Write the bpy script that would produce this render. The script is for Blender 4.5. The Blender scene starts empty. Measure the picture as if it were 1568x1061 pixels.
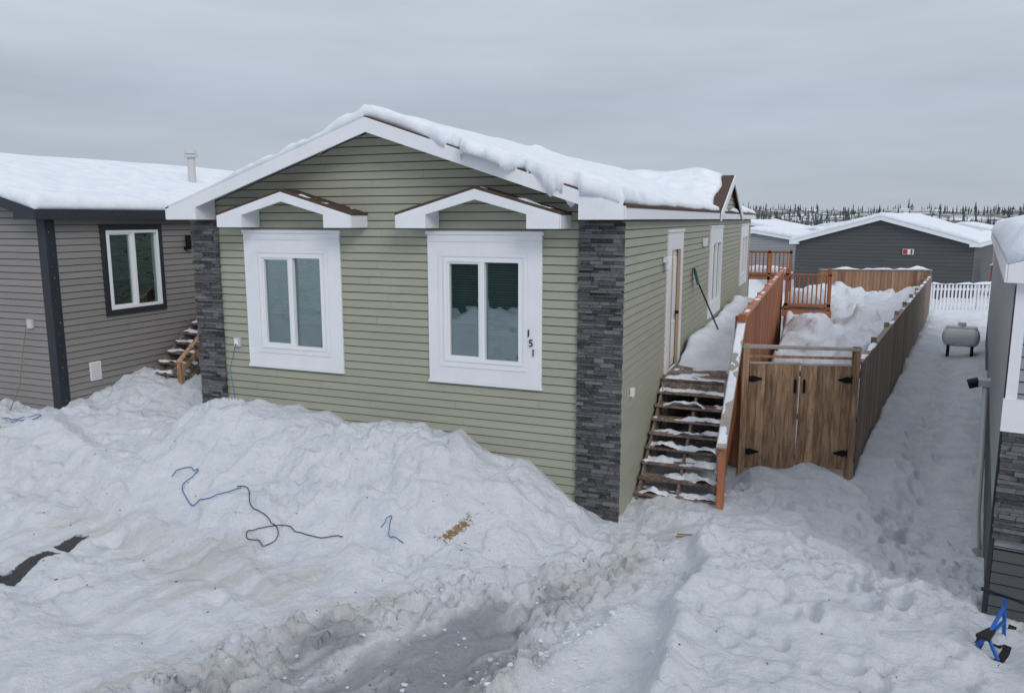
import bpy, math, random
import numpy as np
from mathutils import Vector, Matrix
random.seed(5)
R=random.random
def U(a,b): return a+(b-a)*R()

# ---------------------------------------------------------------- noise
def _h(ix,iy,s):
    n=(ix.astype(np.int64)*374761393+iy.astype(np.int64)*668265263+s*1442695041)&0xffffffff
    n=((n^(n>>13))*1274126177)&0xffffffff
    return ((n^(n>>16))&0xffff)/65535.0
def vn(x,y,s=0):
    x=np.asarray(x,float);y=np.asarray(y,float)
    ix=np.floor(x);iy=np.floor(y);fx=x-ix;fy=y-iy
    fx=fx*fx*(3-2*fx);fy=fy*fy*(3-2*fy)
    a=_h(ix,iy,s);b=_h(ix+1,iy,s);c=_h(ix,iy+1,s);d=_h(ix+1,iy+1,s)
    return (a*(1-fx)+b*fx)*(1-fy)+(c*(1-fx)+d*fx)*fy
def fbm(x,y,s=0,o=4):
    t=0;a=.5;f=1.
    for i in range(o):
        t=t+a*(vn(x*f+i*7.3,y*f-i*3.1,s+i)-.5);a*=.5;f*=2.03
    return t
def ss(a,b,x):
    t=np.clip((np.asarray(x,float)-a)/(b-a),0,1);return t*t*(3-2*t)

# ---------------------------------------------------------------- materials
def newmat(name):
    m=bpy.data.materials.new(name);m.use_nodes=True
    nt=m.node_tree;return m,nt,nt.nodes['Principled BSDF']
def mat(name,col,rough=.6,var=.0,amp=.0,scale=(4,4,4),bump=0.,bscale=None,spec=.3,metal=0.,col2=None):
    m,nt,b=newmat(name);N=nt.nodes;Lk=nt.links
    b.inputs['Roughness'].default_value=rough
    b.inputs['Specular IOR Level'].default_value=spec
    b.inputs['Metallic'].default_value=metal
    tc=N.new('ShaderNodeTexCoord');mp=N.new('ShaderNodeMapping');mp.inputs['Scale'].default_value=scale
    Lk.new(tc.outputs['Object'],mp.inputs['Vector'])
    nz=N.new('ShaderNodeTexNoise');nz.inputs['Scale'].default_value=1;nz.inputs['Detail'].default_value=6;nz.inputs['Roughness'].default_value=.65
    Lk.new(mp.outputs[0],nz.inputs['Vector'])
    at=N.new('ShaderNodeAttribute');at.attribute_name='rnd'
    m1=N.new('ShaderNodeMath');m1.operation='MULTIPLY_ADD';m1.inputs[1].default_value=2*var;m1.inputs[2].default_value=1-var
    Lk.new(at.outputs['Fac'],m1.inputs[0])
    m2=N.new('ShaderNodeMath');m2.operation='MULTIPLY_ADD';m2.inputs[1].default_value=4*amp;m2.inputs[2].default_value=-2*amp
    Lk.new(nz.outputs['Fac'],m2.inputs[0])
    m3=N.new('ShaderNodeMath');m3.operation='ADD';Lk.new(m1.outputs[0],m3.inputs[0]);Lk.new(m2.outputs[0],m3.inputs[1])
    hs=N.new('ShaderNodeHueSaturation');hs.inputs['Color'].default_value=(*col,1)
    if col2:
        mx=N.new('ShaderNodeMix');mx.data_type='RGBA';mx.inputs[6].default_value=(*col,1);mx.inputs[7].default_value=(*col2,1)
        n2=N.new('ShaderNodeTexNoise');n2.inputs['Scale'].default_value=2.2;n2.inputs['Detail'].default_value=5
        ad=N.new('ShaderNodeVectorMath');ad.operation='ADD'
        Lk.new(mp.outputs[0],ad.inputs[0]);Lk.new(at.outputs['Fac'],ad.inputs[1]);Lk.new(ad.outputs[0],n2.inputs['Vector'])
        rp=N.new('ShaderNodeValToRGB');rp.color_ramp.elements[0].position=.42;rp.color_ramp.elements[1].position=.62
        Lk.new(n2.outputs['Fac'],rp.inputs[0]);Lk.new(rp.outputs[0],mx.inputs[0]);Lk.new(mx.outputs[2],hs.inputs['Color'])
    Lk.new(m3.outputs[0],hs.inputs['Value']);Lk.new(hs.outputs[0],b.inputs['Base Color'])
    if bump:
        bp=N.new('ShaderNodeBump');bp.inputs['Strength'].default_value=bump;bp.inputs['Distance'].default_value=.01
        Lk.new(nz.outputs['Fac'],bp.inputs['Height']);Lk.new(bp.outputs[0],b.inputs['Normal'])
    return m
def snowmat(name,ground=False):
    m,nt,b=newmat(name);N=nt.nodes;Lk=nt.links
    b.inputs['Roughness'].default_value=.85;b.inputs['Specular IOR Level'].default_value=.15
    tc=N.new('ShaderNodeTexCoord')
    n1=N.new('ShaderNodeTexNoise');n1.inputs['Scale'].default_value=3.;n1.inputs['Detail'].default_value=10;n1.inputs['Roughness'].default_value=.64
    n2=N.new('ShaderNodeTexNoise');n2.inputs['Scale'].default_value=17;n2.inputs['Detail'].default_value=7;n2.inputs['Roughness'].default_value=.72
    for n in(n1,n2):Lk.new(tc.outputs['Object'],n.inputs['Vector'])
    ad=N.new('ShaderNodeMath');ad.operation='MULTIPLY_ADD';ad.inputs[1].default_value=.55 if ground else .3
    Lk.new(n2.outputs['Fac'],ad.inputs[0]);Lk.new(n1.outputs['Fac'],ad.inputs[2])
    bp=N.new('ShaderNodeBump');bp.inputs['Strength'].default_value=1. if ground else .4;bp.inputs['Distance'].default_value=.095 if ground else .07
    Lk.new(ad.outputs[0],bp.inputs['Height']);Lk.new(bp.outputs[0],b.inputs['Normal'])
    cr=N.new('ShaderNodeValToRGB');e=cr.color_ramp.elements
    e[0].position=.3;e[0].color=(.71,.75,.83,1);e[1].position=.6;e[1].color=(.84,.865,.91,1)
    Lk.new(n1.outputs['Fac'],cr.inputs[0]);out=cr.outputs[0]
    if ground:
        def layer(attr,ca,cb,sc,lo,hi,out,stretch=None):
            at=N.new('ShaderNodeAttribute');at.attribute_name=attr
            n=N.new('ShaderNodeTexNoise');n.inputs['Scale'].default_value=sc;n.inputs['Detail'].default_value=8;n.inputs['Roughness'].default_value=.7
            if stretch:
                mp=N.new('ShaderNodeMapping');mp.inputs['Rotation'].default_value=(0,0,math.radians(25));mp.inputs['Scale'].default_value=stretch
                Lk.new(tc.outputs['Object'],mp.inputs['Vector']);Lk.new(mp.outputs[0],n.inputs['Vector'])
            else:Lk.new(tc.outputs['Object'],n.inputs['Vector'])
            a=N.new('ShaderNodeMath');a.operation='ADD';Lk.new(at.outputs['Fac'],a.inputs[0]);Lk.new(n.outputs['Fac'],a.inputs[1])
            mr=N.new('ShaderNodeMapRange');mr.inputs[1].default_value=lo;mr.inputs[2].default_value=hi
            Lk.new(a.outputs[0],mr.inputs[0])
            c=N.new('ShaderNodeMix');c.data_type='RGBA';c.inputs[6].default_value=(*ca,1);c.inputs[7].default_value=(*cb,1);Lk.new(n.outputs['Fac'],c.inputs[0])
            mx=N.new('ShaderNodeMix');mx.data_type='RGBA';Lk.new(mr.outputs[0],mx.inputs[0]);Lk.new(out,mx.inputs[6]);Lk.new(c.outputs[2],mx.inputs[7])
            return mx.outputs[2]
        out=layer('dirt',(.54,.525,.515),(.72,.71,.71),7,.74,1.5,out)
        out=layer('slush',(.19,.195,.22),(.50,.515,.56),5,.82,1.4,out,(1.6,.5,1))
        out=layer('asph',(.05,.052,.056),(.12,.12,.125),12,.95,1.15,out)
        out=layer('rock',(.10,.10,.10),(.22,.21,.20),.05,1.0,1.1,out)
    Lk.new(out,b.inputs['Base Color'])
    return m

SNOW=snowmat('snow');SNOWG=snowmat('snow_ground',True)
CHUNK=mat('dirty_snow_chunk',(.60,.62,.67),.9,.18,.2,(20,20,20),.4)
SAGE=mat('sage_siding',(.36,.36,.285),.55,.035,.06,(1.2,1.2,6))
SAGEG=mat('sage_siding_groove_shade',(.11,.115,.09),.8)  # shade line under each lap, painted into the groove colour
GREY=mat('grey_siding',(.255,.24,.23),.55,.04,.06,(1.2,1.2,6))
GREYG=mat('grey_siding_groove_shade',(.07,.07,.07),.8)  # painted lap shade for the grey walls
DGREY=mat('dark_grey_siding',(.085,.09,.095),.6,.05,.04,(1,1,6))
LGREY=mat('light_grey_siding',(.30,.31,.33),.6,.03,.04)
WHITE=mat('white_trim',(.78,.79,.82),.45,.02,.04,(3,3,3))
VINYL=mat('white_vinyl_frame',(.80,.81,.82),.3)
BLACK=mat('dark_trim',(.03,.033,.042),.5,.1,.1)
SHING=mat('brown_shingle',(.085,.055,.045),.9,.2,.3,(14,14,14),.8)
STONE=mat('ledgestone',(.11,.11,.115),.85,.6,.4,(22,22,40),.9)
MORTAR=mat('stone_backing',(.03,.03,.032),.9)
WOODG=mat('gate_cedar',(.47,.30,.18),.7,.28,.3,(9,9,1.3),.5,col2=(.28,.165,.10))
WOODF=mat('weathered_fence_wood',(.26,.20,.165),.8,.28,.28,(9,9,1.3),.5)
WOODB=mat('back_fence_wood',(.32,.19,.12),.8,.32,.2,(6,6,1.3),.3)
ORANGE=mat('stained_wood',(.35,.135,.07),.65,.28,.28,(9,9,1.6),.4)
DECK=mat('worn_deck_wood',(.25,.185,.155),.8,.3,.4,(7,7,7),.5,col2=(.13,.10,.09))
PALE=mat('grey_lumber',(.38,.34,.31),.75,.15,.25,(6,6,6),.3)
METAL=mat('black_hardware',(.015,.015,.016),.4,metal=.6)
DARK=mat('interior_dark',(.03,.045,.05),.9)
BLIND=mat('blind_slat',(.20,.255,.255),.6,.1)
CURT=mat('curtain',(.06,.10,.115),.9,.1,.15,(14,1,.4))
RUBB=mat('rubber',(.02,.02,.022),.6)
BLUE=mat('blue_paint',(.02,.11,.42),.35)
CBLUE=mat('blue_cord',(.06,.17,.38),.5)
TEAL=mat('teal_plastic',(.02,.16,.17),.4)
RED=mat('red_paint',(.45,.03,.03),.5)
PLAST=mat('grey_plastic',(.55,.55,.55),.5)
TANK=mat('tank_white',(.72,.72,.73),.4,0,.12,(3,3,3))
STRAW=mat('straw',(.36,.25,.14),.9,.3)
PIPE=mat('grey_pipe',(.45,.46,.48),.6)
DOORM=mat('tan_door',(.45,.33,.2),.5)
NEEDLE=mat('hazed_spruce_foliage',(.085,.10,.10),.95,.5)  # greyed and lightened to carry distance haze in the colour
gm,nt,b=newmat('window_glass')
for n in list(nt.nodes):
    if n.type!='OUTPUT_MATERIAL':nt.nodes.remove(n)
tr=nt.nodes.new('ShaderNodeBsdfTransparent');tr.inputs[0].default_value=(.64,.74,.74,1)
gl=nt.nodes.new('ShaderNodeBsdfGlossy');gl.inputs['Roughness'].default_value=.015;gl.inputs['Color'].default_value=(.85,.95,.97,1)
mx=nt.nodes.new('ShaderNodeMixShader');mx.inputs[0].default_value=.21
tcg=nt.nodes.new('ShaderNodeTexCoord');ng=nt.nodes.new('ShaderNodeTexNoise');ng.inputs['Scale'].default_value=1.6;nt.links.new(tcg.outputs['Object'],ng.inputs['Vector'])
bg_=nt.nodes.new('ShaderNodeBump');bg_.inputs['Strength'].default_value=.35;bg_.inputs['Distance'].default_value=.04;nt.links.new(ng.outputs['Fac'],bg_.inputs['Height']);nt.links.new(bg_.outputs[0],gl.inputs['Normal'])
nt.links.new(tr.outputs[0],mx.inputs[1]);nt.links.new(gl.outputs[0],mx.inputs[2])
nt.links.new(mx.outputs[0],[n for n in nt.nodes if n.type=='OUTPUT_MATERIAL'][0].inputs[0])
GLASS=gm

# ---------------------------------------------------------------- mesh builder
def empty(name,loc=(0,0,0),rz=0):
    e=bpy.data.objects.new(name,None);e.location=loc;e.rotation_euler=(0,0,rz);e.empty_display_size=.2
    bpy.context.scene.collection.objects.link(e);return e
class MB:
    def __init__(s):s.v=[];s.f=[];s.m=[];s.r=[];s.mats=[]
    def mi(s,m):
        if m not in s.mats:s.mats.append(m)
        return s.mats.index(m)
    def add(s,vs,fs,m,r=None):
        o=len(s.v);s.v+= [tuple(v) for v in vs];k=s.mi(m);r=R() if r is None else r
        for f in fs:s.f.append([i+o for i in f]);s.m.append(k);s.r.append(r)
    def box(s,x0,x1,y0,y1,z0,z1,m,r=None):
        s.add([(x0,y0,z0),(x1,y0,z0),(x1,y1,z0),(x0,y1,z0),(x0,y0,z1),(x1,y0,z1),(x1,y1,z1),(x0,y1,z1)],
          [(0,3,2,1),(4,5,6,7),(0,1,5,4),(1,2,6,5),(2,3,7,6),(3,0,4,7)],m,r)
    def prism(s,poly,ext,m,r=None):
        n=len(poly);e=Vector(ext);a=[Vector(p) for p in poly];b=[p+e for p in a]
        s.add(a+b,[tuple(range(n))[::-1],tuple(range(n,2*n))]+[(i,(i+1)%n,n+(i+1)%n,n+i) for i in range(n)],m,r)
    def beam(s,p,q,w,h,m,up=(0,0,1),r=None):
        p=Vector(p);q=Vector(q);d=(q-p).normalized();u=Vector(up)
        sd=d.cross(u)
        if sd.length<1e-4:sd=d.cross(Vector((1,0,0)))
        sd.normalize();u=sd.cross(d).normalized();a=sd*w/2;c=u*h/2
        s.prism([p-a-c,p+a-c,p+a+c,p-a+c],q-p,m,r)
    def cyl(s,p,q,r1,m,n=12,r2=None,r=None):
        p=Vector(p);q=Vector(q);d=(q-p).normalized();r2=r1 if r2 is None else r2
        a=d.orthogonal().normalized();c=d.cross(a)
        vs=[];
        for P,rr in((p,r1),(q,r2)):
            for i in range(n):
                t=2*math.pi*i/n;vs.append(P+a*math.cos(t)*rr+c*math.sin(t)*rr)
        s.add(vs,[tuple(range(n))[::-1],tuple(range(n,2*n))]+[(i,(i+1)%n,n+(i+1)%n,n+i) for i in range(n)],m,r)
    def tube(s,pts,rad,m,n=8):
        for a,b_ in zip(pts[:-1],pts[1:]):s.cyl(a,b_,rad,m,n)
    def obj(s,name,parent=None,bevel=0,smooth=False,recalc=True):
        me=bpy.data.meshes.new(name);me.from_pydata(s.v,[],s.f)
        for m in s.mats:me.materials.append(m)
        me.polygons.foreach_set('material_index',s.m)
        if recalc:
            import bmesh
            bm=bmesh.new();bm.from_mesh(me);bmesh.ops.recalc_face_normals(bm,faces=bm.faces);bm.to_mesh(me);bm.free()
        a=me.attributes.new('rnd','FLOAT','FACE');a.data.foreach_set('value',s.r)
        if smooth:me.polygons.foreach_set('use_smooth',[True]*len(me.polygons))
        o=bpy.data.objects.new(name,me);bpy.context.scene.collection.objects.link(o)
        if parent:o.parent=parent
        if bevel:
            bv=o.modifiers.new('b','BEVEL');bv.width=bevel;bv.segments=1;bv.limit_method='ANGLE'
        return o

# lap siding --------------------------------------------------------
def lap(mb,P,u,n,L,z0,z1,holes=(),c=.12,m=SAGE,g=SAGEG,gable=None):
    P=Vector(P);u=Vector(u);n=Vector(n)
    def rng(z):
        if gable is None or z<=gable[2]:return 0,L
        h=min((gable[1]-z)/gable[3],L/2);return gable[0]-h,gable[0]+h
    zt=z1 if gable is None else gable[1]
    k=0
    while True:
        z=z0+k*c;k+=1
        if z+c+.014>zt:break
        iv=[(0,L)]
        for (a,b_,h0,h1) in holes:
            if z+c>h0 and z<h1:
                ni=[]
                for (p,q) in iv:
                    if b_<=p or a>=q:ni.append((p,q));continue
                    if a>p:ni.append((p,a))
                    if b_<q:ni.append((b_,q))
                iv=ni
        out=[]
        for(p,q) in iv:
            if q-p<1.5:out.append((p,q));continue
            x=p;nx=p+U(.6,3.6)
            while nx<q-.3:
                out.append((x,nx-.0012));x=nx+.0012;nx+=3.66
            out.append((x,q))
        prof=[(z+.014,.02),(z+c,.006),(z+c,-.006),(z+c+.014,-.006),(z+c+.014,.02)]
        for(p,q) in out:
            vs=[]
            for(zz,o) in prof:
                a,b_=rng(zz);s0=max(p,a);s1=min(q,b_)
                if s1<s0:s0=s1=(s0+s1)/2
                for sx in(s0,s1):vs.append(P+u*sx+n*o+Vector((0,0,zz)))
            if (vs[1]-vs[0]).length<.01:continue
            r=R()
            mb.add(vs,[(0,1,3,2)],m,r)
            mb.add(vs,[(2,3,5,4),(4,5,7,6),(6,7,9,8)],g,r)  # groove faces get the dark material that stands in for shade under the lip

def window(mb,P,u,n,w,h,panes=2,blind=True,room=True,fr=.055):
    """vinyl slider window; P = lower-left corner on wall plane"""
    P=Vector(P);u=Vector(u);n=Vector(n);Z=Vector((0,0,1))
    def bx(s0,s1,z0,z1,o0,o1,m,r=None):
        mb.prism([P+u*s0+Z*z0+n*o0,P+u*s1+Z*z0+n*o0,P+u*s1+Z*z1+n*o0,P+u*s0+Z*z1+n*o0],n*(o1-o0),m,r)
    o0,o1=-.04,.055
    bx(0,w,0,fr,o0,o1,VINYL);bx(0,w,h-fr,h,o0,o1,VINYL);bx(0,fr,fr,h-fr,o0,o1,VINYL);bx(w-fr,w,fr,h-fr,o0,o1,VINYL)
    mid=w*.5;bx(mid-.035,mid+.035,fr,h-fr,o0,o1-.004,VINYL)
    bx(fr,fr+.03,fr,h-fr,o0,o1-.018,VINYL);bx(mid-.065,mid-.035,fr,h-fr,o0,o1-.018,VINYL)
    bx(fr+.03,mid-.065,fr,fr+.03,o0,o1-.018,VINYL);bx(fr+.03,mid-.065,h-fr-.03,h-fr,o0,o1-.018,VINYL)
    bx(fr,mid-.036,fr,h-fr,-.015,-.008,GLASS);bx(mid+.036,w-fr,fr,h-fr,-.025,-.018,GLASS)
    d=-.6
    bx(-.02,w+.02,-.02,h+.02,d-.02,d,DARK);bx(-.03,-.02,0,h,d,-.03,DARK);bx(w+.02,w+.03,0,h,d,-.03,DARK)
    bx(0,w,-.03,-.02,d,-.03,DARK);bx(0,w,h+.02,h+.03,d,-.03,DARK)
    if blind:
        zc=h-fr
        while zc>h*.27:
            bx(mid+.02,w-fr*.6,zc-.003,zc+.021,-.085,-.065,BLIND)
            if zc>h*.36:bx(fr*.6,mid,zc-.003,zc+.019,-.105,-.085,BLIND)
            zc-=.036
        bx(fr*.6,w-fr*.6,0,h*.30,-.23,-.22,CURT)
        bx(fr*.6,mid*.42,0,h-fr,-.15,-.14,CURT)

# snow sheet ---------------------------------------------------------
def snow_sheet(x0,x1,y0,y1,nx,ny,zf,tf,name,parent,drop=None,wig=None,rnd=.09,seed=1):
    xs=np.linspace(x0,x1,nx+1)
    t=np.linspace(0,1,ny+1);ys=y0+(y1-y0)*(t**1.5 if ny>30 else t)
    X,Y=np.meshgrid(xs,ys,indexing='ij')
    d=np.minimum(np.minimum(X-x0,x1-X),np.minimum(Y-y0,y1-Y))
    Yb=Y.copy();Xb=X.copy()
    if wig is not None:
        Yb=Y+wig(X)*np.exp(-(Y-y0)/.35)
        Xb=X+ (fbm(Y*1.3,Y*0+3,seed+9,3)*.22)*np.exp(-(x1-X)/.3)
    th=tf(X,Y)
    rd=np.sqrt(np.clip(1-(1-np.clip(d/rnd,0,1))**2,0,1))
    Z=zf(Xb,Yb)+.004+th*(.35+.65*rd)
    v=[(float(a),float(b_),float(c)) for a,b_,c in zip(Xb.ravel(),Yb.ravel(),Z.ravel())]
    W=ny+1;f=[(i*W+j,(i+1)*W+j,(i+1)*W+j+1,i*W+j+1) for i in range(nx) for j in range(ny)]
    ring=[(i,0) for i in range(nx+1)]+[(nx,j) for j in range(1,ny+1)]+[(i,ny) for i in range(nx-1,-1,-1)]+[(0,j) for j in range(ny-1,0,-1)]
    o=len(v);nr=len(ring)
    for lvl in(0,1):
        for(i,j) in ring:
            a=Xb[i,j];b_=Yb[i,j]
            ins=.02 if lvl==0 else .16
            if i==0:a+=ins
            if i==nx:a-=ins
            if j==0:b_+=ins
            if j==ny:b_-=ins
            dr=float(drop(X[i,j],Y[i,j])) if drop is not None else 0.
            z=float(zf(a,b_))-(dr if lvl==0 else dr*.6)-.002
            v.append((float(a),float(b_),z))
    for k in range(nr):
        i,j=ring[k];i2,j2=ring[(k+1)%nr]
        f.append((i*W+j,o+k,o+(k+1)%nr,i2*W+j2))
        f.append((o+k,o+nr+k,o+nr+(k+1)%nr,o+(k+1)%nr))
    mb=MB();mb.add(v,f,SNOW,.5)
    return mb.obj(name,parent,smooth=True)
def snow_patch(x0,x1,y0,y1,nx,ny,zf,tf,name,parent):
    """thin wind-blown patches: only the cells standing above the surface are kept"""
    xs=np.linspace(x0,x1,nx+1);ys=np.linspace(y0,y1,ny+1)
    X,Y=np.meshgrid(xs,ys,indexing='ij')
    d=np.minimum(np.minimum(X-x0,x1-X),np.minimum(Y-y0,y1-Y))
    th=tf(X,Y)*1.0-.02*(d<.5*(xs[1]-xs[0]))-.01
    Z=zf(X,Y)+np.where(th>0,th+.003,-.012)
    W=ny+1;f=[]
    for i in range(nx):
        for j in range(ny):
            if max(th[i,j],th[i+1,j],th[i+1,j+1],th[i,j+1])>0:f.append((i*W+j,(i+1)*W+j,(i+1)*W+j+1,i*W+j+1))
    if not f:return
    used=sorted({k for q in f for k in q});mp={k:n for n,k in enumerate(used)}
    Xr,Yr,Zr=X.ravel(),Y.ravel(),Z.ravel()
    mb=MB();mb.add([(float(Xr[k]),float(Yr[k]),float(Zr[k])) for k in used],[tuple(mp[k] for k in q) for q in f],SNOW,.5)
    mb.obj(name,parent,smooth=True)

def gable_roof(mb,x0,x1,y0,y1,m,ztip,trim,roof=SHING,fd=.2,box=.6,boxbot=.16,wall_y=None,soff=None,yback=True,rise=0.):
    soff=soff or trim
    xm=(x0+x1)/2;zp=ztip+m*(xm-x0)
    for s,(xa,xb) in ((-1,(x0,xm)),(1,(x1,xm))):
        e=s*(.03 if rise else 0)
        mb.prism([(xa+e,y0+.012-rise*1.6,ztip+rise),(xb,y0+.012-rise*1.6,zp+rise),(xb,y0+.012-rise*1.6,zp-.04+rise),(xa+e,y0+.012-rise*1.6,ztip-.04+rise)],(0,y1-y0-.024+rise*1.6,0),roof,.5)
        mb.prism([(xa-s*.02,y0+.012,ztip-.042+m*.02),(xb,y0+.012,zp-.042),(xb,y0+.012,zp-.06),(xa-s*.02,y0+.012,ztip-.06+m*.02)],(0,y1-y0-.024,0),soff,.5)
        for yy in((y0-.018),)+((y1-.012,) if yback else ()):
            mb.prism([(xa,yy,ztip-.006),(xb,yy,zp-.006),(xb,yy,zp-fd),(xa,yy,ztip-fd+.03)],(0,.028,0),trim,.5)
        xs=sorted((xa+s*.002,xa+s*.022))
        mb.box(xs[0],xs[1],y0-.018,y1,ztip-boxbot-.005,ztip-.008,trim,.5)
        if box:
            xi=xa-s*box;zi=ztip+m*box
            yw=wall_y if wall_y is not None else y0+.3
            mb.prism([(xa,y0-.0215,ztip-boxbot-.008),(xi,y0-.0215,ztip-boxbot-.008),(xi,y0-.0215,zi-.05),(xa,y0-.0215,ztip-.05)],(0,yw-y0+.02,0),trim,.6)
    return xm,zp

def stone(mb,x0,x1,yw,z0,z1):
    mb.box(x0+.01,x1-.01,yw-.03,yw+.02,z0,z1,MORTAR)
    z=z0
    while z<z1:
        h=min(U(.025,.065),z1-z);x=x0-U(0,.1)
        while x<x1:
            l=U(.08,.34);a=max(x,x0-R()*.012);b_=min(x+l-.004,x1+R()*.012)
            if b_-a>.015:mb.box(a,b_,yw-.04-R()**1.5*.045,yw-.02,z,z+h-.004,STONE)
            x+=l
        z+=h

def fence(mb,p,q,z0,z1,m,bw=.14,gap=.006,post=2.4,posth=None,side=1,rails=True,zf=None,postm=None,th=.018):
    p=Vector((*p,0));q=Vector((*q,0));L=(q-p).length;d=(q-p)/L;n=Vector((-d.y,d.x,0))*side
    s=0
    while s<L-.02:
        w=min(bw,L-s);a=p+d*(s+gap/2);jz=U(-.014,.014);o=n*U(0,.009)
        b0=z0 if zf is None else zf(s)
        mb.prism([a+o+Vector((0,0,b0)),a+d*(w-gap)+o+Vector((0,0,b0)),a+d*(w-gap)+o+Vector((0,0,z1+jz)),a+o+Vector((0,0,z1+jz))],n*th,m)
        s+=bw
    if rails:
        for zz in(z0+.25,(z0+z1)/2,z1-.2):
            mb.beam(p-n*.03+Vector((0,0,zz)),q-n*.03+Vector((0,0,zz)),.04,.09,m)
    k=0
    while post and k*post<=L+.1:
        a=p+d*min(k*post,L)-n*.06+Vector((0,0,z0))
        mb.beam(a,a+Vector((0,0,(posth or z1+.08)-z0)),.09,.09,postm or m);k+=1

def stairs(mb,x0,x1,ytop,ztop,n,rise,run,m,sm,snowp=None):
    for i in range(n):
        z=ztop-rise*(i+1);y=ytop-run*(i+1)
        for k in range(2):
            mb.box(x0-.02,x1+.02,y+k*.135,y+k*.135+.125,z-.038,z+U(-.004,.004),m)
    yb=ytop-run*n;zb=ztop-rise*n
    for x in(x0,(x0+x1)/2,x1-.04):
        mb.prism([(x,ytop,ztop-.08),(x,yb-.02,zb-.08),(x,yb-.02,zb-.25),(x,ytop,ztop-.42)],(.04,0,0),sm)

# ================================================================ GROUND
FX=lambda y:3.09+(y-3.07)*.157
NXO=4.23
NX=lambda y:NXO+(y+1.54)*.1637
def inter(x,xp,fp):return np.interp(x,xp,fp)
def masks(x,y):
    cx,cy=-.95,-4.15;dx,dy=.43,.903
    a=(x-cx)*dx+(y-cy)*dy;b_=(x-cx)*dy-(y-cy)*dx
    e=(a/2.5)**2+(b_/np.maximum(1.05-.22*a,.5))**2
    w=fbm(x*1.5,y*1.5,31,3)
    st=fbm(b_*4.5,a*.6,37,3)
    sl=ss(1.4,.2,e+w*2.0+st*2.0)*np.clip(.82+st*2.4,0,1)
    d=np.abs((x+6.36)*.985+(y+3.28)*.15+fbm(x*2,y*2,5,2)*.25)
    aspt=ss(.2,.08,d)*ss(-3.15,-3.35,y)*(1-.9*ss(.06,.0,np.abs(y+3.68)))
    asl=ss(.7,.1,((x+1.0)/1.2)**2+((y+4.6)/.6)**2+w*.9+st)*.40
    di=.4*ss(1.2,.2,e*.4+w)+.35*ss(.9,.2,np.abs(y+3.2+.25*(x+5)+w))*ss(-2.5,-4,x)
    path=ss(1.0,.3,np.abs(x-.45-w*.8))*ss(-3.5,-1.6,y)*ss(2.2,.6,y)
    di=di+.45*path+.35*ss(.8,.2,np.abs(x+8.6))*ss(-1.5,0,y)
    di=di+.22*ss(1.2,.2,np.abs((x+3.5)*.3+(y+3.2)+w*2))*ss(-6,-3,x)*ss(1.5,0,x)
    di=di+np.clip(st*3+.1,0,.55)*ss(-2.4,-3.4,y)*ss(.5,-1.,x)
    mid=(FX(y)+NX(y))/2
    di=di+.35*ss(.6,.15,np.abs(x-mid))*ss(-2,0,y)*ss(32,20,y)
    return sl,aspt,asl,np.clip(di,0,.8),e,path
PR=[]
random.seed(11)
for k in range(66):
    y=-1.9+k*.3;xx=(FX(y)+NX(y))/2+(.12 if k%2 else -.12)+U(-.14,.14);PR.append((xx,y+U(-.1,.1),U(.06,.12),U(.10,.2),U(.05,.13)))
for k in range(60):
    PR.append((U(1.3,4.0),U(-3.4,1.8),U(.05,.12),U(.07,.17),U(.03,.09)))
for k in range(40):
    PR.append((U(-9,-3),U(-5,-2.6),U(.08,.2),U(.08,.2),U(.02,.05)))
random.seed(5)
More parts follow.
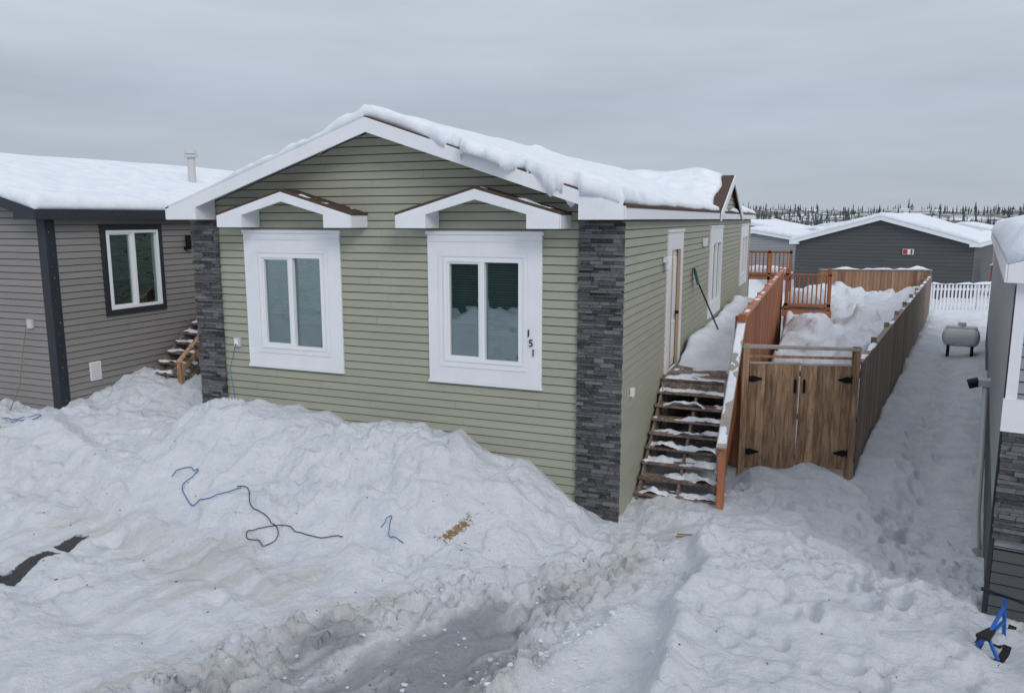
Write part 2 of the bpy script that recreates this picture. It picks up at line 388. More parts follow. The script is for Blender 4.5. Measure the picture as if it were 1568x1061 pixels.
def G(x,y):
    x=np.asarray(x,float);y=np.asarray(y,float)
    base=.6*ss(-1.5,-7,x)*ss(-4.2,-.6,y)+.1*ss(-7,-11,x)*ss(-4,-2,y)
    base=base+.38*ss(-7.6,-9.2,x)*ss(-.6,1.4,y)
    w=fbm(x*.7,y*.7,3,3)
    S=inter(x,[-8.2,-7.35,-7.05,-6.75,-5.9,-4.8,-4.3,-3.6,-2.7,-2.3,-1.8,-1.3,-.9,-.55,-.2],[.6,.62,.7,.98,1.06,.98,.9,.96,.92,.95,.72,.62,.36,.12,0])
    p=ss(-3.0+w*.6,-.2,y+fbm(x*1.3,y*.6,8,3)*1.1)
    p=np.where(y>.05,1,p)
    bulge=.16*np.exp(-((y+.85)/.5)**2)*ss(-.8,-2.2,x)*ss(-7.4,-6.4,x)*(.5+1.2*vn(x*.9,y*.7,12))
    z=base+np.maximum(S-base,0)*p+bulge
    sl,aspt,asl,di,e,path=masks(x,y)
    near=ss(40,12,np.hypot(x,y))
    z=z+fbm(x*.55,y*.55,20,3)*.18
    rg=1-np.abs(2*vn(x*1.5+fbm(x,y,6,2)*2,y*1.5,7)-1)
    z=z+near*(fbm(x*1.7,y*1.7,2,4)*.14+fbm(x*5,y*5,4,3)*.05+(rg**3)*.06*(.4+p*.8))
    # slabs with harder, broken edges (ploughed bank and trodden areas)
    wp=fbm(x*2.2,y*2.2,49,3)*1.6
    bank=ss(-3.6,-2.2,y)*ss(.3,-.8,x)
    slab=ss(.50,.57,vn(x*1.3+wp,y*1.6-wp,46))*.07+ss(.54,.60,vn(x*2.9-wp,y*3.1+wp,47))*.04
    z=z+slab*near*np.clip(.9*bank*ss(.1,-.5,y)+.45*ss(.9,1.6,x)*ss(3,1,y)+.5*ss(-6.5,-7.5,x)+.25,0,1)
    rough=np.clip(ss(1.9,.8,e)*ss(.05,.6,e)*1.5+.5*p*ss(-.3,-1.5,y)*vn(x*.8,y*.8,15)+.35*path+.45*ss(.42,.66,vn(x*.7,y*.7,17)),0,1.4)
    wx=fbm(x*6,y*6,45,2)*.25;
    cl=ss(.52,.64,vn(x*7+wx*8,y*7-wx*6,41))*.045*(.4+vn(x*3,y*3,40))+ss(.55,.66,vn(x*14+wx*10,y*14,43))*.03
    z=z+cl*rough*near*1.4
    z=z-.07*sl-.03*aspt-.05*path
    aa=(x+.95)*.903-(y+4.15)*.43
    al=(x+.95)*.43+(y+4.15)*.903
    z=z+fbm(aa*5,al*.5,57,3)*.12*ss(2.6,.4,e)
    q=(y+3.3+.22*(x+5)+w*.8)
    z=z-.07*(np.exp(-(q/.18)**2)+np.exp(-((q+1.3)/.2)**2))*ss(-2.2,-3.4,x)+.06*np.exp(-((q-.4)/.16)**2)*ss(-2.2,-3.4,x)*vn(x*3,y*3,63)
    z=z+.13*np.exp(-((aa-1.0)/.2)**2)*ss(-1.8,-.5,al)*ss(3.0,1.8,al)*(.3+1.1*vn(x*4,y*4,65))
    z=z+.14*np.exp(-(((y+1.75)+.35*(x+8.2)+w)/.28)**2)*ss(-6.4,-7.0,x)*ss(-10.5,-9.5,x)
    ed=1.2+fbm(y*1.2,y*0,55,3)*.5+.25*ss(-1.5,.5,y)
    z=z+.18*ss(ed-.08,ed+.12,x)*ss(.6,-1.2,y)+.12*np.exp(-((x-ed-.1)/.17)**2)*ss(.4,-1.2,y)*(.3+1.2*vn(x*4,y*4,9))
    z=z+.20*ss(1.3,1.7,x)*ss(FX(y)+.2,FX(y)-.3,x)*ss(1.5,2.8,y)*(.6+fbm(x*2,y*2,77,2)*2)
    yd=ss(1.36,1.6,x)*ss(FX(y)+.02,FX(y)-.12,x)*ss(3.2,3.5,y)*ss(25.6,25.2,y)
    yh=.15+.8*ss(4.2,8.5,y+fbm(x,y,66,2)*2)+fbm(x*.9,y*.9,61,3)*1.2+.25*ss(.4,.7,vn(x*1.6,y*1.2,64))
    z=z+yd*np.clip(yh,0,1.4)
    pw=ss(FX(y)+.0,FX(y)+.1,x)*ss(2,4,y)
    z=z+pw*.22
    mid=(FX(y)+NX(y))/2+fbm(y*.5,y*0,52,2)*.3
    z=z-.13*np.exp(-((x-mid)/.38)**2)*ss(-2,1,y)*ss(30,18,y)
    for(px,py,rx,ry,dp) in PR:
        m=(np.abs(x-px)<.6)&(np.abs(y-py)<.6)
        if m.any():
            q=((x-px)/rx)**2+((y-py)/ry)**2
            z=z-np.where(m,dp*(np.exp(-q*q)-.3*np.exp(-((np.sqrt(q)-1.5)/.35)**2)),0)
    r=np.hypot(x,y)
    z=z+(6.0+fbm(x*.007,y*.007,90,3)*18)*ss(170,520,r)+fbm(x*.02,y*.02,92,3)*5*ss(100,260,r)*.7
    z=z-.3*ss(26,40,y)
    return z
def axis(segs,grow=1.14,far=2500):
    a=[]
    for(s,e,st) in segs:a+=list(np.arange(s,e-1e-6,st))
    a.append(segs[-1][1])
    st=segs[-1][2]
    hi=a[-1];out=[]
    while hi<far:
        st=min(st*grow,25 if hi<700 else 300) ;hi+=st;out.append(hi)
    lo=a[0];st=segs[0][2];pre=[]
    while lo>-far:
        st=min(st*grow,40 if lo>-700 else 300);lo-=st;pre.append(lo)
    return np.array(pre[::-1]+a+out)
xs=axis([(-13,-7.5,.05),(-7.5,4.6,.031),(4.6,9,.1)])
ys=axis([(-6.2,-.4,.031),(-.4,2.5,.045),(2.5,8,.07),(8,30,.16)])
X,Y=np.meshgrid(xs,ys,indexing='ij');Z=G(X,Y)
W=len(ys);nv=X.size
me=bpy.data.meshes.new('snow_ground')
idx=np.arange(nv).reshape(X.shape)
F=np.stack([idx[:-1,:-1],idx[1:,:-1],idx[1:,1:],idx[:-1,1:]],-1).reshape(-1,4)
me.vertices.add(nv);me.vertices.foreach_set('co',np.stack([X,Y,Z],-1).ravel())
me.loops.add(F.size);me.loops.foreach_set('vertex_index',F.ravel())
me.polygons.add(len(F));me.polygons.foreach_set('loop_start',np.arange(len(F))*4)
me.update();me.polygons.foreach_set('use_smooth',np.ones(len(F),bool))
sl,aspt,asl,di,e,path=masks(X,Y)
rock=.58*ss(130,240,np.hypot(X,Y))
for nm,arr in(('slush',np.maximum(sl*.9,0)),('asph',np.maximum(aspt*.8,asl)),('dirt',di),('rock',rock)):
    a=me.attributes.new(nm,'FLOAT','POINT');a.data.foreach_set('value',arr.ravel().astype(np.float32))
me.materials.append(SNOWG)
go=bpy.data.objects.new('snow_ground',me);bpy.context.scene.collection.objects.link(go)
def g1(x,y):return float(G(np.array([x]),np.array([y]))[0])

# broken, dirty snow chunks along the driveway edge
import bmesh
mb=MB();random.seed(21)
bm=bmesh.new();bmesh.ops.create_icosphere(bm,subdivisions=1,radius=1);IV=[v.co.copy() for v in bm.verts];IF=[[v.index for v in f.verts] for f in bm.faces];bm.free()
pos=[]
for k in range(260):
    al=U(-1.2,2.3);ac=random.gauss(.95,.2) if k%4 else random.gauss(.1,.5)
    pos.append((-.95+.43*al+.903*ac,-4.15+.903*al-.43*ac))
A=np.array(pos);zz=G(A[:,0],A[:,1])
for (x,y),z in zip(pos,zz):
    s=.010+.026*R()**2.5;sx,sy,sz=s*U(.8,1.6),s*U(.8,1.5),s*U(.5,.8);rz=U(0,3.1)
    vs=[]
    for v in IV:
        j=U(.7,1.2);a_,b_=v.x*sx*j,v.y*sy*j
        vs.append((x+a_*math.cos(rz)-b_*math.sin(rz),y+a_*math.sin(rz)+b_*math.cos(rz),float(z)+sz*.1+v.z*sz*j))
    mb.add(vs,IF,CHUNK)
mb.obj('snow_chunks',None)
random.seed(5)

# ================================================================ MAIN HOUSE
H=empty('manufactured_house')
WD,LN=7.24,19.0
TIP,PK,MS=4.30,5.55,.334
mb=MB()
wins=[(-6.22,-4.40,-5.93,-4.71),(-2.89,-1.12,-2.63,-1.41)]
holes=[(a+WD+.0-.04,b_+WD+.04,2.03,3.62) for(_,_,a,b_) in wins]
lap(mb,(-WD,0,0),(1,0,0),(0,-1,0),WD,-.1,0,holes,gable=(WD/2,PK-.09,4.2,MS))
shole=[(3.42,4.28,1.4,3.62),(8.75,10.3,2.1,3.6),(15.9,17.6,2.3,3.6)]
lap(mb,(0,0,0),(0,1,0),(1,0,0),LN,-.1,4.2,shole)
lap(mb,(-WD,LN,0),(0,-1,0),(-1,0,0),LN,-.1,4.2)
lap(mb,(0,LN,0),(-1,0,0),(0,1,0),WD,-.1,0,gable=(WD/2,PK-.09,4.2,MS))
mb.obj('lap_siding_walls',H,recalc=False)
mb=MB()
def backing(mb,axis_,pos,a0,a1,z0,z1,hs,m):
    cuts=sorted(hs);x=a0
    def put(p,q,zz0,zz1):
        if axis_=='y':mb.box(p,q,pos,pos+.02,zz0,zz1,m)
        else:mb.box(pos-.02,pos,p,q,zz0,zz1,m)
    for(h0,h1,b0,b1) in cuts:
        put(x,h0,z0,z1);put(h0,h1,z0,b0);put(h0,h1,b1,z1);x=h1
    put(x,a1,z0,z1)
backing(mb,'y',.02,-WD+.03,-.05,-.1,4.2,[(a-WD,b_-WD,c,d) for a,b_,c,d in holes],SAGEG)
backing(mb,'x',-.02,.05,LN-.05,-.1,4.2,shole,SAGEG)
mb.prism([(-WD+.1,.02,4.2),(-.1,.02,4.2),(-WD/2,.02,PK-.15)],(0,.02,0),SAGEG)
mb.obj('wall_sheathing',H)
mb=MB()
gable_roof(mb,-WD/2-3.74,-WD/2+3.74,-.45,LN+.3,MS,TIP,WHITE,wall_y=-.03,fd=.21,box=.6,boxbot=.17,rise=.012)
mb.box(-.0,.12,-.0,LN,TIP-.17,TIP-.15,WHITE);mb.box(-WD-.12,-WD,0,LN,TIP-.17,TIP-.15,WHITE)
GX=.16;ya,yb=9.0,14.2;ym=(ya+yb)/2;zp=5.28;MC=(zp-TIP+.02)/((yb-ya)/2)
for s,yt in((-1,ya),(1,yb)):
    mb.prism([(GX-.01,yt,TIP-.02),(GX-.01,ym,zp),(GX-.01,ym,zp-.04),(GX-.01,yt,TIP-.06)],(-3.2,0,0),SHING,.5)
    mb.prism([(GX,yt,TIP-.03),(GX,ym,zp-.008),(GX,ym,zp-.23),(GX,yt,TIP-.22)],(.03,0,0),WHITE,.5)
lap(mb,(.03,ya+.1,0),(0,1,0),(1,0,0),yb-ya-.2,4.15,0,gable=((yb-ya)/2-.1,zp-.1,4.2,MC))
mb.obj('gable_roof',H)
snow_sheet(-3.0,GX-.24,ya-.05,yb+.05,30,30,lambda x,y:TIP-.02+MC*((yb-ya)/2-np.abs(y-ym)),
    lambda x,y:.15*(1+fbm(x*1.2,y*1.2,72,3)*1.0)*ss(GX-.1,GX-.9,x)+.02,'cross_gable_snow',H,rnd=.12,wig=lambda x:0*x)
mb=MB()
for cx in(-5.14,-1.95):
    x0,x1=cx-1.21,cx+1.21
    gable_roof(mb,x0,x1,-.43,0.02,.29,4.20,WHITE,fd=.16,box=.46,boxbot=.19,wall_y=-.021,yback=False,rise=.02)
mb.obj('window_canopies',H,bevel=.003)
mb=MB()
for(o0,o1,i0,i1) in wins:
    zb,zt,b0,b1=1.775,3.91,2.07,3.58
    y0,y1=-.042,.0
    mb.box(o0,o1,y0,y1,zb,b0+.004,WHITE);mb.box(o0,o1,y0,y1,b1-.004,zt,WHITE)
    mb.box(o0,i0+.004,y0,y1,b0+.004,b1-.004,WHITE);mb.box(i1-.004,o1,y0,y1,b0+.004,b1-.004,WHITE)
    mb.box(o0-.02,o1+.02,y0-.018,y1,zt+.001,zt+.05,WHITE);mb.box(o0+.0,o1-.0,y0-.012,y0-.001,zt-.1,zt-.075,WHITE)
    mb.box(o0-.015,o1+.015,y0-.014,y1,zb-.035,zb-.001,WHITE)
    t=.06;a0,a1,c0,c1=i0-t-.02,i1+t+.02,b0-t-.02,b1+t+.02
    mb.box(a0,a1,y0-.012,y0-.001,c0,c0+t,WHITE);mb.box(a0,a1,y0-.012,y0-.001,c1-t,c1,WHITE)
    mb.box(a0,a0+t,y0-.012,y0-.001,c0+t+.001,c1-t-.001,WHITE);mb.box(a1-t,a1,y0-.012,y0-.001,c0+t+.001,c1-t-.001,WHITE)
    window(mb,(i0,-.002,b0),(1,0,0),(0,-1,0),i1-i0,b1-b0)
mb.obj('front_windows',H,bevel=.002)
mb=MB()
def sidewin(o0,o1,zb,zt,i0,i1,b0,b1,w=True):
    mb.box(0,.042,o0,o1,zb,b0+.004,WHITE) if zb<b0 else None
    mb.box(0,.042,o0,o1,b1-.004,zt,WHITE)
    mb.box(0,.042,o0,i0+.004,b0+.004,b1-.004,WHITE);mb.box(0,.042,i1-.004,o1,b0+.004,b1-.004,WHITE)
    mb.box(0,.06,o0-.02,o1+.02,zt+.001,zt+.05,WHITE)
    if w:window(mb,(.002,i0,b0),(0,1,0),(1,0,0),i1-i0,b1-b0)
sidewin(8.4,10.65,1.8,3.93,8.75,10.3,2.1,3.6)
sidewin(15.6,17.9,2.0,3.93,15.9,17.6,2.3,3.6)
sidewin(3.12,4.58,1.46,3.9,3.42,4.28,1.47,3.6,False)
mb.box(-.06,-.02,3.42,4.28,1.47,3.6,WHITE);mb.box(.0,.05,4.2,4.278,1.5,3.59,DOORM);mb.box(.0,.05,3.422,3.5,1.5,3.59,DOORM)
mb.box(-.02,0.0,3.56,4.14,1.6,2.3,WHITE);mb.box(-.02,.0,3.56,4.14,2.42,3.45,WHITE)
mb.cyl((0,4.1,2.45),(.07,4.1,2.45),.03,METAL)
mb.obj('side_door_and_windows',H,bevel=.002)
mb=MB();stone(mb,-.59,.03,0,-.15,4.13);stone(mb,-WD-.03,-6.74,0,.2,4.13);mb.obj('stone_columns',H)
mb=MB()
mb.box(.02,.12,2.72,2.86,3.42,3.5,WHITE);mb.cyl((.09,2.79,3.3),(.09,2.79,3.52),.05,VINYL,12,.07)
mb.box(.015,.07,.55,.65,1.62,1.74,VINYL)
mb.box(.02,.1,7.2,7.4,3.55,3.72,VINYL)
mb.box(-6.52,-6.4,-.06,0,2.05,2.2,PLAST);mb.box(-6.5,-6.42,-.075,-.06,2.08,2.17,VINYL)
mb.cyl((-.9,14,4.7),(-.9,14,5.3),.07,PLAST);mb.cyl((-.9,14,5.3),(-.9,14,5.4),.11,PLAST)
mb.obj('wall_fittings',H,bevel=.004)
for i,(ch,x,z) in enumerate((('1',-1.345,2.50),('5',-1.31,2.36),('1',-1.275,2.225))):
    cu=bpy.data.curves.new('house_number','FONT');cu.body=ch;cu.size=.15;cu.extrude=.004
    to=bpy.data.objects.new('tmp',cu);bpy.context.scene.collection.objects.link(to)
    dg=bpy.context.evaluated_depsgraph_get();m_=bpy.data.meshes.new_from_object(to.evaluated_get(dg))
    bpy.data.objects.remove(to);m_.materials.clear();m_.materials.append(METAL)
    o=bpy.data.objects.new('house_number_%d'%(i+1),m_);bpy.context.scene.collection.objects.link(o)
    o.location=(x,-.06,z);o.rotation_euler=(math.pi/2,0,0);o.parent=H
XM=-WD/2
zf=lambda x,y:TIP+.012+MS*(3.74-np.abs(x-XM))
def tf(x,y):
    right=ss(XM-.05,XM+.45,x);left=ss(-6.35,-5.95,x)
    t=(.17*right+(1-right)*(.025+.15*left*(.6+fbm(x*2.5,y*.6,14,3)*2.4)))
    t=t*(1+fbm(x*.7,y*.4,15,4)*.7)
    t=t+.07*np.exp(-(y+.4)/.5)*right*(.35+2.4*np.maximum(fbm(x*3.0,y*1.6,16,4),-.15))*ss(-3.2,-2.3,x)
    t=t*(1-.45*ss(-.6,.1,x)*ss(.5,2.,y))
    return np.maximum(t,.015)
def wig(x):
    m=ss(-2.9,-2.0,x)*ss(-.1,-.9,x)
    return -(.02+.2*m*(.5+fbm(x*3.2,x*0,18,4)*3.4)) +.16*ss(-2.5,-3.4,x)*(x>XM)
def drop(x,y):
    m=ss(-2.6,-1.9,x)*ss(-.1,-.7,x)
    return (.02+.22*m*max(0,.4+float(fbm(x*3.6,0.,19,4))*4.2)) if y<0 else .01
snow_sheet(XM-3.7,XM+3.72,-.46,LN+.28,190,100,zf,tf,'roof_snow',H,drop=drop,wig=wig,rnd=.07)
for k,cx in enumerate((-5.14,-1.95)):
    snow_patch(cx-1.15,cx+1.1,-.44,-.0,60,12,lambda x,y,cx=cx:4.222+.29*(1.21-np.abs(x-cx)),lambda x,y,k=k:fbm(x*2.5+k*5,y*3,74,4)*.12+.004,'canopy_snow_%d'%k,H)

# ================================================================ GENERIC NEIGHBOURS
def gen_house(name,loc,rz,x0,x1,L,ztip,m,of,ov,sid,grv,trim,stones=None,snowt=.25,holes_side=None,side='R',z0=-.3,c=.12,snowlen=None):
    h=empty(name,loc,rz);mb=MB();w=x1-x0;pk=ztip+m*(w/2+ov)
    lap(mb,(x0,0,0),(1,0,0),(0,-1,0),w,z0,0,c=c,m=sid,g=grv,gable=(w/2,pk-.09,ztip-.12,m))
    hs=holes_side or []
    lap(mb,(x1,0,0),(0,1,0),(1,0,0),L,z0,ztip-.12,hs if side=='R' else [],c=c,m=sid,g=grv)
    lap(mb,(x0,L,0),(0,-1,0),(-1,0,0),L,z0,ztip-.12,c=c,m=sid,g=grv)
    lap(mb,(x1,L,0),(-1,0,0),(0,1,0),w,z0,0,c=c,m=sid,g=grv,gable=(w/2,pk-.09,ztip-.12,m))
    mb.obj('lap_siding_walls',h,recalc=False)
    mb=MB();gable_roof(mb,x0-ov,x1+ov,-of,L+of,m,ztip,trim,fd=.2,box=.5,boxbot=.17,wall_y=-.03)
    mb.box(x0-ov,x0,0,L,ztip-.17,ztip-.15,trim);mb.box(x1,x1+ov,0,L,ztip-.17,ztip-.15,trim)
    mb.obj('gable_roof',h)
    xm=(x0+x1)/2
    snow_sheet(x0-ov-.03,x1+ov+.03,-of-.03,L+of,60,50,lambda x,y:ztip+m*(w/2+ov-np.abs(x-xm)),
        lambda x,y:snowt*(1+fbm(x*.6+loc[0],y*.4,33,3)*.7),'roof_snow',h,rnd=.12)
    return h
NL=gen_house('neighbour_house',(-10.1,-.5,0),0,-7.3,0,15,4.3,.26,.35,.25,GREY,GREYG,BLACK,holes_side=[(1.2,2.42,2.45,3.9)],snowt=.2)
mb=MB()
mb.box(-.16,.035,-.035,-.005,0,4.15,BLACK);mb.box(.0,.035,-.005,.16,0,4.15,BLACK)
def fr(y0,y1,z0,z1,t,o,m):
    mb.box(0,o,y0,y1,z0,z0+t,m);mb.box(0,o,y0,y1,z1-t,z1,m);mb.box(0,o,y0,y0+t,z0+t,z1-t,m);mb.box(0,o,y1-t,y1,z0+t,z1-t,m)
fr(1.08,2.54,2.31,4.03,.13,.045,BLACK)
window(mb,(.0,1.19,2.42),(0,1,0),(1,0,0),1.24,1.5)
mb.box(.0,.03,.62,.86,1.15,1.5,WHITE)
for k in range(7):mb.box(.03,.036,.64,.84,1.18+k*.044,1.2+k*.044,PLAST)
mb.box(.0,.05,3.45,3.6,.6,4.15,BLACK)
mb.box(.02,.12,3.12,3.24,3.5,3.56,METAL);mb.cyl((.1,3.18,3.56),(.1,3.18,3.8),.06,METAL)
mb.box(-.62,-.5,-.06,0,2.2,2.36,PLAST)
mb.cyl((-1.8,5.4,4.8),(-1.8,5.4,5.6),.09,PLAST);mb.cyl((-1.8,5.4,5.6),(-1.8,5.4,5.64),.16,PLAST,12,.16);mb.cyl((-1.8,5.4,5.68),(-1.8,5.4,5.78),.15,PLAST,12,.12)
mb.box(.0,.05,4.4,5.5,2.15,4.0,WHITE);mb.box(.05,.06,4.5,5.4,2.2,3.9,DARK)
for k in range(16):
    mb.cyl((.045,.06+.03*math.sin(k*2.),.9+k*.2),(.045,.06+.03*math.sin(k*2.),.92+k*.2),.009,(RED,BLUE,TEAL,STRAW)[k%4],6)
mb.obj('trim_and_window',NL,bevel=.003)
S2=empty('neighbour_staircase',(-10.05,-.5,0))
mb=MB();stairs(mb,.08,1.05,3.25,2.12,7,.168,.235,DECK,DECK)
mb.box(.05,1.1,3.25,5.6,2.05,2.12,DECK)
for y,z in((1.62,.85),(3.25,2.05)):mb.box(1.07,1.16,y,y+.09,0,z+.55,WOODG)
mb.beam((1.11,1.6,1.4),(1.11,3.3,2.62),.09,.04,WOODG);mb.beam((1.11,1.6,1.15),(1.11,3.3,2.35),.04,.09,WOODG)
mb.obj('treads_and_rail',S2,bevel=.003)
for i in range(7):
    z=2.12-.168*(i+1);y=3.25-.235*(i+1)
    snow_patch(.1,1.05,y+.02,y+.24,40,10,lambda x,y,z=z:z+.004+0*x,lambda x,y,i=i:fbm(x*4+i*9,y*7,48,4)*.16+.014,'tread_snow_%d'%i,S2)

NR=gen_house('neighbour_house',(NXO,-1.54,0),math.radians(-9.3),0,7.3,20,3.72,.30,.15,.12,LGREY,GREYG,WHITE,snowt=.3)
mb=MB()
stone(mb,-.02,1.2,-.02,1.0,2.1)
mb.box(-.05,1.2,-.085,-.021,2.1,2.42,WHITE)
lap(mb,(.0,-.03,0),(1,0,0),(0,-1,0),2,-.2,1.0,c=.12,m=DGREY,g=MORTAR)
mb.box(-.035,.06,-.05,-.005,2.42,3.55,WHITE)
mb.box(-.045,-.005,-.045,.10,-.2,3.5,BLACK)
mb.box(-.02,-.0,.1,19.5,-.3,.95,DGREY)
mb.box(-.2,0,7.3,7.6,1.15,1.27,PLAST);mb.cyl((-.2,7.45,1.21),(-.36,7.45,1.15),.09,METAL)
mb.box(.35,.38,-.06,-.03,2.6,2.75,METAL)
mb.tube([(-.10,1.9,.10),(-.12,2.6,.3),(-.1,4.5,.7),(-.09,6.8,.95),(-.09,8,1.3)],.045,PIPE,10)
mb.obj('corner_trim_and_stone',NR)
PT=empty('propane_tank',(6.3,15.2,g1(6.3,15.2)),math.radians(-9))
mb=MB()
prof=[(-.48,.02),(-.46,.15),(-.41,.24),(-.33,.28),(.33,.28),(.41,.24),(.46,.15),(.48,.02)]
vs=[];n=18
for(px,pr) in prof:
    for i in range(n):
        t=2*math.pi*i/n;vs.append((px,math.cos(t)*pr,.58+math.sin(t)*pr))
mb.add(vs,[(k*n+i,k*n+(i+1)%n,(k+1)*n+(i+1)%n,(k+1)*n+i) for k in range(len(prof)-1) for i in range(n)],TANK)
mb.cyl((0,0,.84),(0,0,1.0),.11,TANK)
for x in(-.3,.3):mb.box(x-.04,x+.04,-.22,.22,-.1,.34,METAL)
mb.obj('tank_body',PT)
snow_sheet(-.4,.4,-.12,.12,16,8,lambda x,y:.85-y*y*1.8+0*x,lambda x,y:.05+fbm(x*3,y*3,81,2)*.05,'tank_snow',PT,rnd=.08)

# ================================================================ DECK & STAIRS
D=empty('wooden_deck')
mb=MB()
y=2.8
while y<16.3:
    mb.box(.04,1.30,y,y+.135,1.42,1.46+U(-.003,.003),DECK);y+=.142
mb.box(.04,1.30,2.76,2.798,1.22,1.415,DECK)
for yy in np.arange(2.85,16.4,1.7):mb.box(1.2,1.29,yy,yy+.09,-.1,1.41,DECK)
for x in(.06,1.1):mb.box(x,x+.09,2.82,2.91,-.1,1.41,DECK)
fence(mb,(1.31,2.85),(1.31,16.2),.05,2.52,ORANGE,bw=.14,post=2.2,posth=2.58,side=-1,gap=.012)
mb.box(1.24,1.38,2.75,16.3,2.53,2.565,ORANGE)
mb.box(1.26,1.37,2.72,2.84,-.1,2.62,ORANGE)
y=14.9
while y<17.4:
    mb.box(1.38,2.75,y,y+.135,1.40,1.44,DECK);y+=.142
for x in(1.45,2.66):mb.box(x,x+.1,14.9,15.0,0,2.66,ORANGE)
mb.box(2.66,2.76,17.2,17.3,0,2.55,ORANGE)
mb.box(1.45,2.76,14.9,14.96,2.45,2.5,ORANGE);mb.box(1.45,2.76,14.9,14.96,1.52,1.6,ORANGE);mb.box(1.4,2.8,14.85,15.02,1.2,1.4,ORANGE)
mb.box(2.68,2.74,15,17.3,2.45,2.5,ORANGE);mb.box(2.66,2.78,14.9,17.4,1.2,1.4,ORANGE)
for k in range(9):
    x=1.58+k*.125;mb.box(x,x+.04,14.92,14.95,1.58,2.46,ORANGE)
for k in range(16):
    yy=15.1+k*.13;mb.box(2.69,2.72,yy,yy+.035,1.5,2.46,ORANGE)
mb.obj('deck_boards_and_rails',D,bevel=.003)
snow_sheet(.06,1.26,4.55,14.8,26,80,lambda x,y:1.46+0*x,lambda x,y:.27*ss(4.5,5.2,y+fbm(x*1.6,y,23,2)*1.5)*(1+fbm(x*1.5,y*1.1,24,4)*1.8)+.12*ss(.9,.1,x)+.02,'deck_snow',D,rnd=.25)
snow_sheet(1.45,2.6,15.1,17.2,16,16,lambda x,y:1.44+0*x,lambda x,y:.45+fbm(x*2,y*2,25,3)*.7,'platform_snow',D,rnd=.4)
snow_patch(.08,1.25,2.82,4.7,60,80,lambda x,y:1.464+0*x,lambda x,y:fbm(x*2.5,y*2.5,27,4)*.16+.06*ss(3.6,4.6,y)-.002,'landing_snow',D)

ST=empty('wooden_staircase')
mb=MB();n=8;stairs(mb,.06,1.22,2.78,1.46,n,.173,.235,DECK,DECK)
mb.box(1.26,1.36,.72,.81,-.05,1.02,ORANGE)
mb.prism([(1.27,.76,.0),(1.27,.76,.3),(1.27,2.74,1.66),(1.27,2.74,1.1),],(.04,0,0),ORANGE)
mb.beam((1.31,.62,.98),(1.31,2.8,2.52),.14,.04,PALE)
mb.beam((1.24,.74,.86),(1.24,2.76,2.34),.035,.09,PALE)
mb.beam((1.24,.74,.55),(1.24,2.76,2.0),.035,.09,PALE)
mb.box(1.20,1.24,1.65,1.74,.5,1.72,PALE)
mb.obj('treads_stringers_and_rail',ST,bevel=.003)
for i in range(n):
    z=1.46-.173*(i+1);y=2.78-.235*(i+1)
    snow_patch(.04,1.24,y+.0,y+.26,70,16,lambda x,y,z=z:z+.004+0*x,lambda x,y,i=i:fbm(x*3+i*9,y*6,28,4)*.28+U(.0,.03),'tread_snow_%d'%i,ST)
snow_patch(1.245,1.375,.66,2.7,10,90,lambda x,y:.98+(y-.62)*.7064+0*x+.026,lambda x,y:fbm(x*2,y*2.5,29,4)*.16+.006,'rail_snow',ST)

# ================================================================ GATE + FENCES
GT=empty('wooden_gate')
mb=MB()
p=Vector((1.42,2.53,0));q=Vector((3.05,3.04,0));d=(q-p).normalized();nn=Vector((d.y,-d.x,0));L=(q-p).length
def gp(s,z,o=0):return p+d*s+nn*o+Vector((0,0,z))
for s,zt in((0,2.18),(L,2.15)):mb.beam(gp(s,-.1),gp(s,zt),.1,.1,WOODG,up=tuple(d))
mb.beam(gp(-.06,2.14),gp(L+.06,2.11),.12,.05,PALE)
mb.beam(gp(.04,1.98,-.01),gp(L-.04,1.96,-.01),.03,.04,WOODG)
def leaf(s0,s1,zt):
    nB=6;w=(s1-s0)/nB
    for k in range(nB):
        a=s0+k*w;mb.prism([gp(a+.003,.14+U(0,.02)),gp(a+w-.003,.14+U(0,.02)),gp(a+w-.003,zt),gp(a+.003,zt)],nn*U(.018,.024),WOODG)
    for zz in(.32,1.0,zt-.14):mb.beam(gp(s0,zz,-.03),gp(s1,zz,-.03),.04,.09,WOODG)
    mb.beam(gp(s0,zt+.014,.0),gp(s1,zt+.014,0),.06,.028,PALE)
leaf(.06,L/2-.008,1.86);leaf(L/2+.008,L-.06,1.84)
for s,sg in((.05,1),(L-.05,-1)):
    for zz in(.42,1.62):
        mb.prism([gp(s,zz-.035,.0265),gp(s+sg*.07,zz-.055,.0265),gp(s+sg*.22,zz-.008,.0265),gp(s+sg*.22,zz+.008,.0265),gp(s+sg*.07,zz+.055,.0265),gp(s,zz+.035,.0265)],nn*.01,METAL)
        mb.cyl(gp(s+sg*.0,zz-.07,.035),gp(s,zz+.07,.035),.014,METAL)
for s in(L/2-.07,L/2+.07):
    mb.beam(gp(s,1.4,.03),gp(s,1.62,.03),.03,.02,METAL,up=tuple(nn));mb.cyl(gp(s,1.42,.03),gp(s,1.6,.075),.01,METAL)
    mb.beam(gp(s,1.42,.07),gp(s,1.6,.07),.02,.02,METAL)
for k in range(46):
    s=U(.1,L-.1);z=U(.25,1.8);r_=U(.006,.015);mb.cyl(gp(s,z,.0205),gp(s,z,.0252),r_,DECK,7)
mb.obj('gate_leaves_and_posts',GT,bevel=.003)
FN=empty('wooden_fence')
mb=MB();fence(mb,(3.12,3.1),(FX(25.4),25.4),.0,1.86,WOODF,post=2.4,posth=1.98,side=-1,gap=.01)
mb.beam((3.10,3.1,1.88),(FX(25.4)-.02,25.4,1.88),.1,.035,WOODF)
mb.obj('boards_posts_rails',FN)
mb=MB();FB=empty('wooden_fence')
